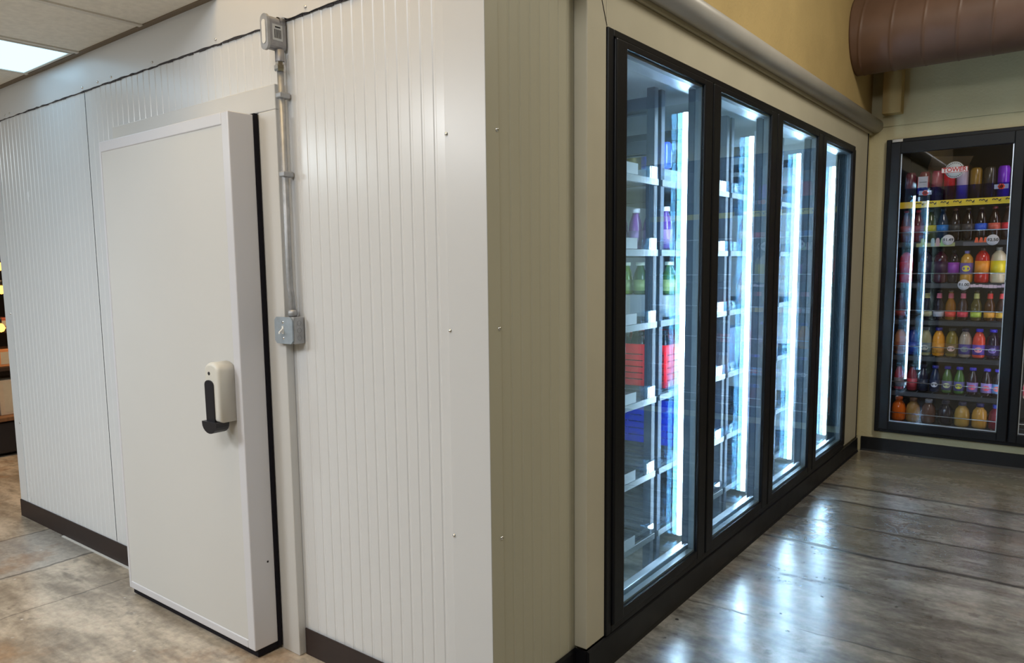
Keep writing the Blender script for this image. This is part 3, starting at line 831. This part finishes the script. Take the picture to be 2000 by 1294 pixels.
# round sticker
st = MB().lathe([(0, D-.0545), (.052, D-.0545), (.052, D-.053), (0, D-.053)], 36, axis='Y', c=(.543, 0, 1.888)).build('sticker', M['disc'], d1)
st['label'] = 'round pale sticker with a red name band'
bn = MB().box(.472, .615, D-.0556, D-.0547, 1.872, 1.906, .0002).build('band', M['redink'], st)
MB().box(.4745, .6125, D-.0562, D-.0557, 1.8745, 1.9035, .0001).build('band_face', M['pricedisc'], st)
text_on('lettering', 'TOWER', .0355, M['redink'], (.5435, D-.0566, 1.889), st, bold=.0008)
tick = MB()
for k in range(24):
    a = 2*math.pi*k/24
    if abs(math.sin(a)) > .45: tick.box(.543+.043*math.cos(a)-.0025, .543+.043*math.cos(a)+.0025, D-.0552, D-.0546, 1.888+.043*math.sin(a)-.002, 1.888+.043*math.sin(a)+.002)
tick.build('tick_marks', M['ink'], st)
# led in this cooler
for xl, lab in ((.868, 'dim vertical led strip at the middle post of the drinks cooler'), (.212, 'dim vertical led strip at the left post of the drinks cooler')):
    lt = empty('led_strip', (xl, cy0-.02, .25), lab, 'led strip')
    sx = 1 if xl < .5 else -1
    MB().box(xl-.009, xl+.009, D+.031, D+.05, .25, 2.0, .002).build('housing', M['silver'], lt)
    if sx < 0: MB().prism([(xl-.009, D+.0505), (xl-.004, D+.06), (xl+.004, D+.06), (xl+.009, D+.0505)], .26, 1.99, axis='Z').build('diffuser', M['led2'], lt)

yfr = D+.10
shelfz = [1.715, 1.447, 1.172, .925, .68, .432, .215]
rk = empty('shelf_rack', (.9, D+.4, .2), 'dark wire shelves filled with drinks in the back wall cooler', 'shelf rack')
for si, z in enumerate(shelfz):
    t = MB()
    for k in range(17): t.cyl((.19+k*.0925, yfr-.02, z-.006), (.19+k*.0925, cy1-.02, z-.006), .003, 6)
    for yy in (yfr-.02, yfr+.2, yfr+.45, cy1-.03): t.box(.17, 1.67, yy-.004, yy+.004, z-.016, z-.009)
    so = t.build('shelf', M['post'], rk)
    if si == 0:
        MB().box(.19, 1.66, yfr-.037, yfr-.033, z-.046, z-.004, .0005).build('price_rail', M['yellowstrip'], so)
        q = so
        for k in range(8):
            text_on('price', '99\u00a2', .033, M['ink'], (.345+k*.07, yfr-.0372, z-.025), so, bold=.0009)
        MB().box(.19, 1.66, yfr-.034, yfr-.031, z-.003, z+.085).build('rail_guard', glass('blue_clear_guard', (.35, .38, .8, 1), .02), so)
    else:
        MB().cyl((.18, yfr-.034, z+.062), (1.66, yfr-.034, z+.062), .0028, 8).build('front_wire', M['silver'], so)
        MB().box(.19, 1.66, yfr-.034, yfr-.028, z-.035, z-.004, .001).build('front_rail', M['darkin'], so)

def row(xs, z, kind, specs, shelf, group, dy=0.):
    for k, (x, sp) in enumerate(zip(xs, specs)):
        if sp is None: continue
        d = dict(sp); desc = d.pop('d')
        noun = {'can': 'tall can', 'soda': 'soda bottle', 'jug': 'juice jug', 'longneck': 'long neck bottle', 'round': 'juice bottle', 'flask': 'juice bottle', 'jar': 'juice jar'}[kind]
        drink(kind, (x, yfr+.045+dy, z+.0005), text='%s %s, %s from left on the drinks cooler %s' % (desc, noun, ORD[k], shelf), cat='can' if kind == 'can' else 'bottle', group=group, **d)
B = dict
row([.272, .354, .425, .495, .568, .642, .716, .790], shelfz[0]-.0025, 'can', [
  B(d='maroon', body=(110, 40, 52)), B(d='dark red', body=(120, 36, 46)), B(d='dusty pink and red', body=(170, 80, 90)), B(d='bright red', body=(210, 30, 44)), B(d='silvery pink', body=(205, 185, 205)),
  B(d='gold', body=(150, 112, 44)), B(d='dark olive', body=(60, 50, 40)), B(d='bright purple', body=(120, 40, 170))], 'top shelf', 'tall cans on the top shelf')
row([.256, .328, .400, .471, .542, .613, .684, .755, .826], shelfz[1]-.0025, 'soda', [
  B(d='red capped brown', body=(90, 40, 36), label=(150, 60, 50), cap=(170, 30, 40)), B(d='red capped dark red', body=(96, 40, 44), label=(140, 70, 80), cap=(180, 30, 40)), B(d='dark green yellow labelled', body=(60, 70, 40), label=(190, 180, 50), cap=(60, 90, 90)),
  B(d='dark blue', body=(34, 50, 70), label=(50, 120, 190), cap=(40, 60, 80)), B(d='near black with grey label', body=(36, 24, 24), label=(60, 60, 62), cap=(90, 50, 40)), B(d='near black with charcoal label', body=(34, 22, 22), label=(80, 72, 72), cap=(80, 60, 40)),
  B(d='dark brown with blue label', body=(36, 22, 24), label=(40, 90, 200), cap=(60, 40, 40)), B(d='dark brown with red label', body=(44, 24, 22), label=(200, 90, 70), cap=(120, 40, 40)), B(d='dark brown with crimson label', body=(38, 22, 24), label=(190, 40, 50), cap=(60, 30, 30))],
  'second shelf', 'soda bottles on the second shelf')
row([.268, .385, .472, .545, .618, .703, .790], shelfz[2]-.0025, 'jug', [
  B(d='bright red', body=(190, 20, 40), label=(200, 30, 50), cap=(24, 24, 26)), B(d='dark navy', body=(36, 36, 56), label=(40, 40, 66), cap=(24, 24, 26)), B(d='dark maroon', body=(70, 28, 40), label=(62, 32, 60), cap=(24, 24, 26)),
  B(d='dark with purple label', body=(36, 26, 34), label=(150, 60, 170), cap=(28, 24, 30), sc=(.8, .8, .95)), B(d='golden violet labelled', body=(205, 150, 60), label=(120, 100, 170), emblem=(235, 215, 60), cap=(150, 140, 200), sc=(.88, .88, .92)),
  B(d='deep red with orange label', body=(190, 40, 34), label=(240, 150, 50), cap=(70, 50, 44)), B(d='pale cream with yellow label', body=(205, 188, 150), label=(230, 205, 40), cap=(120, 120, 110), sc=(1.04, 1.04, 1))],
  'third shelf', 'large jugs on the third shelf')
row([.247, .405, .474, .541, .610, .684, .757, .822], shelfz[3]-.0025, 'longneck', [
  B(d='dark', body=(70, 36, 40), label=(150, 60, 60), neck=(90, 60, 60), cap=(60, 50, 50)), B(d='dark cream labelled', body=(30, 30, 40), label=(170, 160, 120), neck=(180, 170, 110), cap=(60, 60, 60)), B(d='white labelled pink neck', body=(34, 26, 34), label=(190, 190, 200), neck=(210, 110, 130), cap=(60, 50, 50)),
  B(d='amber orange labelled', body=(140, 90, 30), label=(235, 80, 70), neck=(210, 100, 110), cap=(60, 50, 50)), B(d='hot pink labelled', body=(60, 40, 36), label=(230, 70, 90), neck=(225, 110, 130), cap=(60, 50, 50)), B(d='olive with lime label', body=(90, 80, 44), label=(185, 205, 80), neck=(205, 200, 120), cap=(60, 50, 50)),
  B(d='orange labelled', body=(80, 50, 30), label=(225, 160, 60), neck=(220, 60, 50), cap=(60, 50, 50)), B(d='yellow labelled', body=(60, 40, 34), label=(225, 180, 70), neck=(215, 60, 60), cap=(60, 50, 50))],
  'fourth shelf', 'long neck bottles on the fourth shelf')
row([.255, .331, .407, .483, .559, .635, .711, .787], shelfz[4]-.0025, 'round', [
  B(d='peach', body=(190, 130, 90), label=(150, 90, 60), cap=(40, 40, 44)), B(d='dark blue', body=(30, 50, 120), label=(30, 60, 150), cap=(40, 40, 60)), B(d='pale olive', body=(150, 140, 90), label=(100, 110, 110), emblem=(190, 190, 180), cap=(90, 90, 90)), B(d='bright orange', body=(230, 150, 40), label=(220, 150, 60), cap=(60, 50, 140)),
  B(d='olive gold', body=(130, 110, 40), label=(120, 100, 60), emblem=(230, 190, 180), cap=(60, 60, 60)), B(d='grey cream with violet label', body=(170, 150, 130), label=(80, 70, 140), emblem=(120, 130, 130), cap=(40, 40, 70)), B(d='coral red with violet label', body=(225, 80, 60), label=(110, 80, 180), emblem=(240, 160, 170), cap=(60, 50, 190)), B(d='blackish purple', body=(40, 24, 40), label=(50, 36, 90), emblem=(130, 110, 180), cap=(60, 50, 190))],
  'fifth shelf', 'round juice bottles on the fifth shelf')
row([.258, .338, .404, .474, .545, .614, .688, .766, .826], shelfz[5]-.0025, 'flask', [
  B(d='red', body=(170, 50, 60), label=(120, 110, 120), cap=(40, 30, 40)), B(d='wine red', body=(130, 40, 50), label=(190, 60, 70), cap=(40, 30, 40)), B(d='dark navy', body=(30, 30, 50), label=(40, 50, 70), cap=(40, 40, 60)), B(d='dark blue white emblem', body=(26, 40, 70), label=(40, 50, 80), emblem=(220, 220, 235), cap=(60, 60, 160)),
  B(d='pale green', body=(80, 110, 60), label=(110, 110, 150), emblem=(205, 215, 170), cap=(70, 60, 170)), B(d='leaf green yellow emblem', body=(80, 120, 60), label=(100, 100, 160), emblem=(225, 225, 90), cap=(80, 70, 200)), B(d='dark with pink emblem', body=(46, 30, 36), label=(150, 130, 200), emblem=(240, 110, 140), cap=(80, 70, 210)), B(d='rosy emblem wide label', body=(44, 30, 36), label=(170, 150, 215), emblem=(235, 100, 120), cap=(80, 70, 210)), B(d='dark with blue label', body=(40, 30, 36), label=(120, 160, 210), emblem=(235, 120, 110), cap=(80, 70, 210))],
  'sixth shelf', 'small juice bottles on the sixth shelf')
row([.265, .353, .445, .545, .640, .738, .828], shelfz[6]-.0025, 'jar', [
  B(d='bright orange', body=(225, 105, 25), cap=(220, 100, 30)), B(d='amber', body=(150, 110, 50), cap=(120, 90, 70)), B(d='brown', body=(96, 64, 50), cap=(140, 140, 150)), B(d='near black', body=(30, 28, 40), cap=(50, 50, 70)), B(d='pale gold', body=(185, 145, 70), cap=(60, 60, 90)), B(d='deep gold', body=(190, 140, 60), cap=(50, 50, 100)), B(d='dark red with blue lid', body=(110, 30, 44), cap=(50, 70, 170))],
  'bottom shelf', 'wide juice jars on the bottom shelf')
# slice of the next door's stock
for k, (z, kind, b_, l_, t_) in enumerate(((shelfz[4], 'round', (70, 24, 30), (200, 60, 60), 'dark red'), (shelfz[5], 'flask', (230, 190, 170), (240, 110, 130), 'pale pink'), (shelfz[3], 'soda', (120, 24, 34), (190, 50, 50), 'deep red'))):
    for q in range(2):
        drink(kind, (.992+q*.09, yfr+.045, z-.002), b_, l_, (220, 220, 225), text='%s bottle, %s from the middle post in the rightmost cooler door' % (t_, ORD[q]), group='bottles behind the rightmost cooler door')
# back stock and cards on the top shelf
cardo = MB().box(.322, .385, yfr-.026, yfr-.023, 1.762, 1.873, .0005).build('sign_card', lm((190, 188, 196), .5, 'printed_card'))
ln = MB()
for z in (1.80, 1.835, 1.792, 1.785): ln.box(.333, .375, yfr-.0265, yfr-.0261, z, z+.003)
ln.build('printed_lines', M['ink'], cardo)
MB().box(.322, .3255, yfr-.0266, yfr-.0261, 1.763, 1.872).box(.3815, .385, yfr-.0266, yfr-.0261, 1.763, 1.872).build('red_border', M['redink'], cardo)
tag(cardo, 'white printed card with red edges standing before the cans on the top shelf', 'sign')
def flower(x, z, label):
    o = MB().box(x-.037, x+.037, yfr-.0385, yfr-.0372, z-.014, z+.014, .0002).build('shelf_sticker', lm((160, 165, 195), .5, 'sticker_paper'))
    mm = MB()
    for k in range(6):
        a = math.pi*2*k/6
        mm.lathe([(0, yfr-.0397), (.009, yfr-.0397), (.009, yfr-.0386), (0, yfr-.0386)], 10, axis='Y', c=(x+.010*math.cos(a), 0, z+.010*math.sin(a)))
    mm.build('flower_mark', lm((240, 70, 50), .5, 'sticker_print'), o)
    return tag(o, label, 'sticker', 'flower stickers on the cans rail')
flower(.785, 1.775, 'pale sticker with orange red flower below the purple can')
flower(.372, 1.765, 'pale sticker with red flower below the white printed card')
# price discs
def disc(x, z, s, label, rad=.034):
    o = MB().lathe([(0, yfr-.046), (rad, yfr-.046), (rad, yfr-.0445), (0, yfr-.0445)], 28, axis='Y', c=(x, 0, z)).build('price_disc', M['pricedisc'])
    text_on('price', s, .026, M['ink'], (x, yfr-.0464, z), o, bold=.0006)
    return tag(o, label, 'price tag', 'round price tags in the drinks cooler')
disc(.516, 1.452, '$1.49', 'round white price tag reading $1.49 over the pale bottle advert')
disc(.758, 1.444, '$2.50', 'round white price tag reading $2.50 beside the orange bottle advert')
disc(.617, 1.160, '$1.00', 'round white price tag reading $1.00 below the golden jug')
# adverts on the rail of the second shelf
ad = MB().box(.335, .555, yfr-.0405, yfr-.0385, 1.410, 1.435, .0003).build('shelf_advert', lm((165, 165, 110), .5, 'advert_card'))
for x, c_ in ((.372, (150, 165, 90)), (.43, (150, 170, 170)), (.458, (190, 150, 150)), (.486, (150, 190, 130))):
    MB().prism([(x-.011, 1.412), (x+.011, 1.412), (x+.011, 1.452), (x+.006, 1.466), (x-.006, 1.466), (x-.011, 1.452)], yfr-.0415, yfr-.0406, axis='Y').build('printed_bottle', lm(c_, .5, 'advert_print'), ad)
tag(ad, 'pale yellow advert strip with pastel bottles clipped to the second shelf', 'advert')
ad2 = MB().box(.60, .745, yfr-.0405, yfr-.0385, 1.410, 1.435, .0003).build('shelf_advert', lm((90, 86, 92), .5, 'advert_card_grey'))
for x in (.672, .696, .72):
    MB().prism([(x-.0115, 1.43), (x+.0115, 1.43), (x+.006, 1.462), (x-.006, 1.462)], yfr-.0415, yfr-.0406, axis='Y').build('printed_cone', lm((235, 95, 45), .5, 'advert_orange'), ad2)
tag(ad2, 'grey advert strip with three orange shapes clipped to the second shelf', 'advert')
ad3 = MB()
xx = .60
while xx < .84:
    w_ = random.uniform(.012, .03)
    ad3.box(xx, min(xx+w_*.95, .842), yfr-.0405, yfr-.0385, 1.142+random.uniform(-.003, .003), 1.160+random.uniform(-.004, .004), .0002)
    xx += w_
tag(ad3.build('shelf_advert', lm((225, 195, 205), .5, 'advert_pink')), 'crumpled pink and white advert strip under the large bottles', 'advert')
# things lying on top of the racks, dark, seen in the gap above the cans
cb = MB().box(.34, .58, D+.35, D+.62, 1.7135, 1.96, .002).build('carton', M['card'])
MB().prism([(.34, 1.9605), (.58, 1.9605), (.60, 2.01), (.36, 2.03)], D+.35, D+.353, axis='Y').build('flap', M['card'], cb)
tag(cb, 'open brown carton standing behind the cans on the top shelf', 'carton')

# ------------------------------------------------------------------ duct
dcx, dyc, dzc, dr_ = .046, 3.70, 2.695, .228
du = empty('ventilation_duct', (.003, dyc, dzc-dr_), 'wide brown round ventilation duct coming out of the ochre wall', 'duct')
prof = [(0, .004), (dr_, .004)]
x = .06
prof = [(0, 0.0), (dr_, 0.0)]
while x < 4.4:
    prof += [(dr_, x-.05), (dr_, x-.015), (dr_, x-.006), (dr_+.0025, x-.003), (dr_+.0025, x+.003), (dr_, x+.006), (dr_, x+.015), (dr_, x+.05)]
    x += .165
prof += [(dr_, 4.49), (0, 4.49)]
t = MB().lathe(prof, 40, axis='X', c=(.046, dyc, dzc))
# spiral seams: shear the rings along the axis
for v in t.bm.verts:
    a = math.atan2(v.co.z-dzc, v.co.y-dyc)
    if .075 < v.co.x < 4.45: v.co.x += .02*math.sin(a)
t.build('pipe_body', M['duct'], du)
MB().cyl((.33, dyc, dzc+dr_), (.33, dyc, 3.599), .006, 8).build('hanger', M['ink'], du)

# ------------------------------------------------------------------ store glimpsed past the left end of the cooler
gx0, gx1, gy0, gy1 = -5.6, -4.85, .28, 1.6
gd = empty('display_shelf', (gx0, gy0, 0), 'dark wooden store display shelf glimpsed past the left end of the white cooler', 'display shelf')
MB().box(gx0, gx1, gy0, gy1, .02, .26, .03, seg=3).build('base', M['blackplastic'], gd)
MB().box(gx0-.02, gx1+.02, gy0-.02, gy1+.02, .262, .292, .004).build('deck', M['wood'], gd)
for x, y in ((gx1-.05, gy0+.01), (gx0+.02, gy0+.01), (gx0+.02, gy1-.06), (gx1-.05, gy1-.06)):
    MB().box(x, x+.045, y, y+.045, .292, 1.75, .003).build('upright', M['wood'], gd)
for z in (.62, .90, 1.2, 1.5): MB().box(gx0, gx1-.06, gy0, gy1, z, z+.03, .003).build('shelf', mat('dark_shelf_board', rgb(52, 36, 28), .6), gd)
for k, (y, z, c_, h_, t_) in enumerate(((.38, .292, (40, 36, 36), .12, 'black box on the lowest deck of the store display'), (.56, .292, (205, 190, 170), .26, 'white box on the lowest deck of the store display'), (.38, .65, (200, 150, 110), .1, 'tan box on the second board of the store display'), (.56, .65, (220, 150, 100), .13, 'orange tan box on the second board of the store display'), (.54, .93, (170, 90, 70), .08, 'reddish box on the third board of the store display'))):
    o = MB().box(-5.2, -4.93, y-.08, y+.08, z+.0005, z+h_, .004).build('product_box', lm(c_, .5, 'product_card'))
    MB().box(-4.9299, -4.929, y-.05, y+.05, z+.02, z+h_-.02).build('label', lm((200, 190, 170), .5, 'product_label'), o)
    tag(o, t_, 'box')
for k, (bx, y, z) in enumerate(((-4.80, .508, 1.216), (-4.73, .46, .95), (-4.66, .455, 1.38))):
    o = empty('hanging_bulb', (bx, y, z), ['amber globe bulb hanging midway on the store display', 'amber globe bulb hanging low on the store display', 'amber globe bulb hanging high on the store display'][k], 'bulb', 'amber bulbs on the store display')
    MB().lathe([(0, z-.03), (.018, z-.024), (.03, z), (.018, z+.024), (.008, z+.032), (0, z+.032)], 14, c=(bx, y, 0)).build('globe', M['bulb'], o)
    MB().cyl((bx, y, z+.033), (bx, y, z+.07), .009, 8).build('socket', M['ink'], o)
    MB().cyl((bx, y, z+.07), (bx, y, 2.256), .002, 6).build('cord', M['ink'], o)
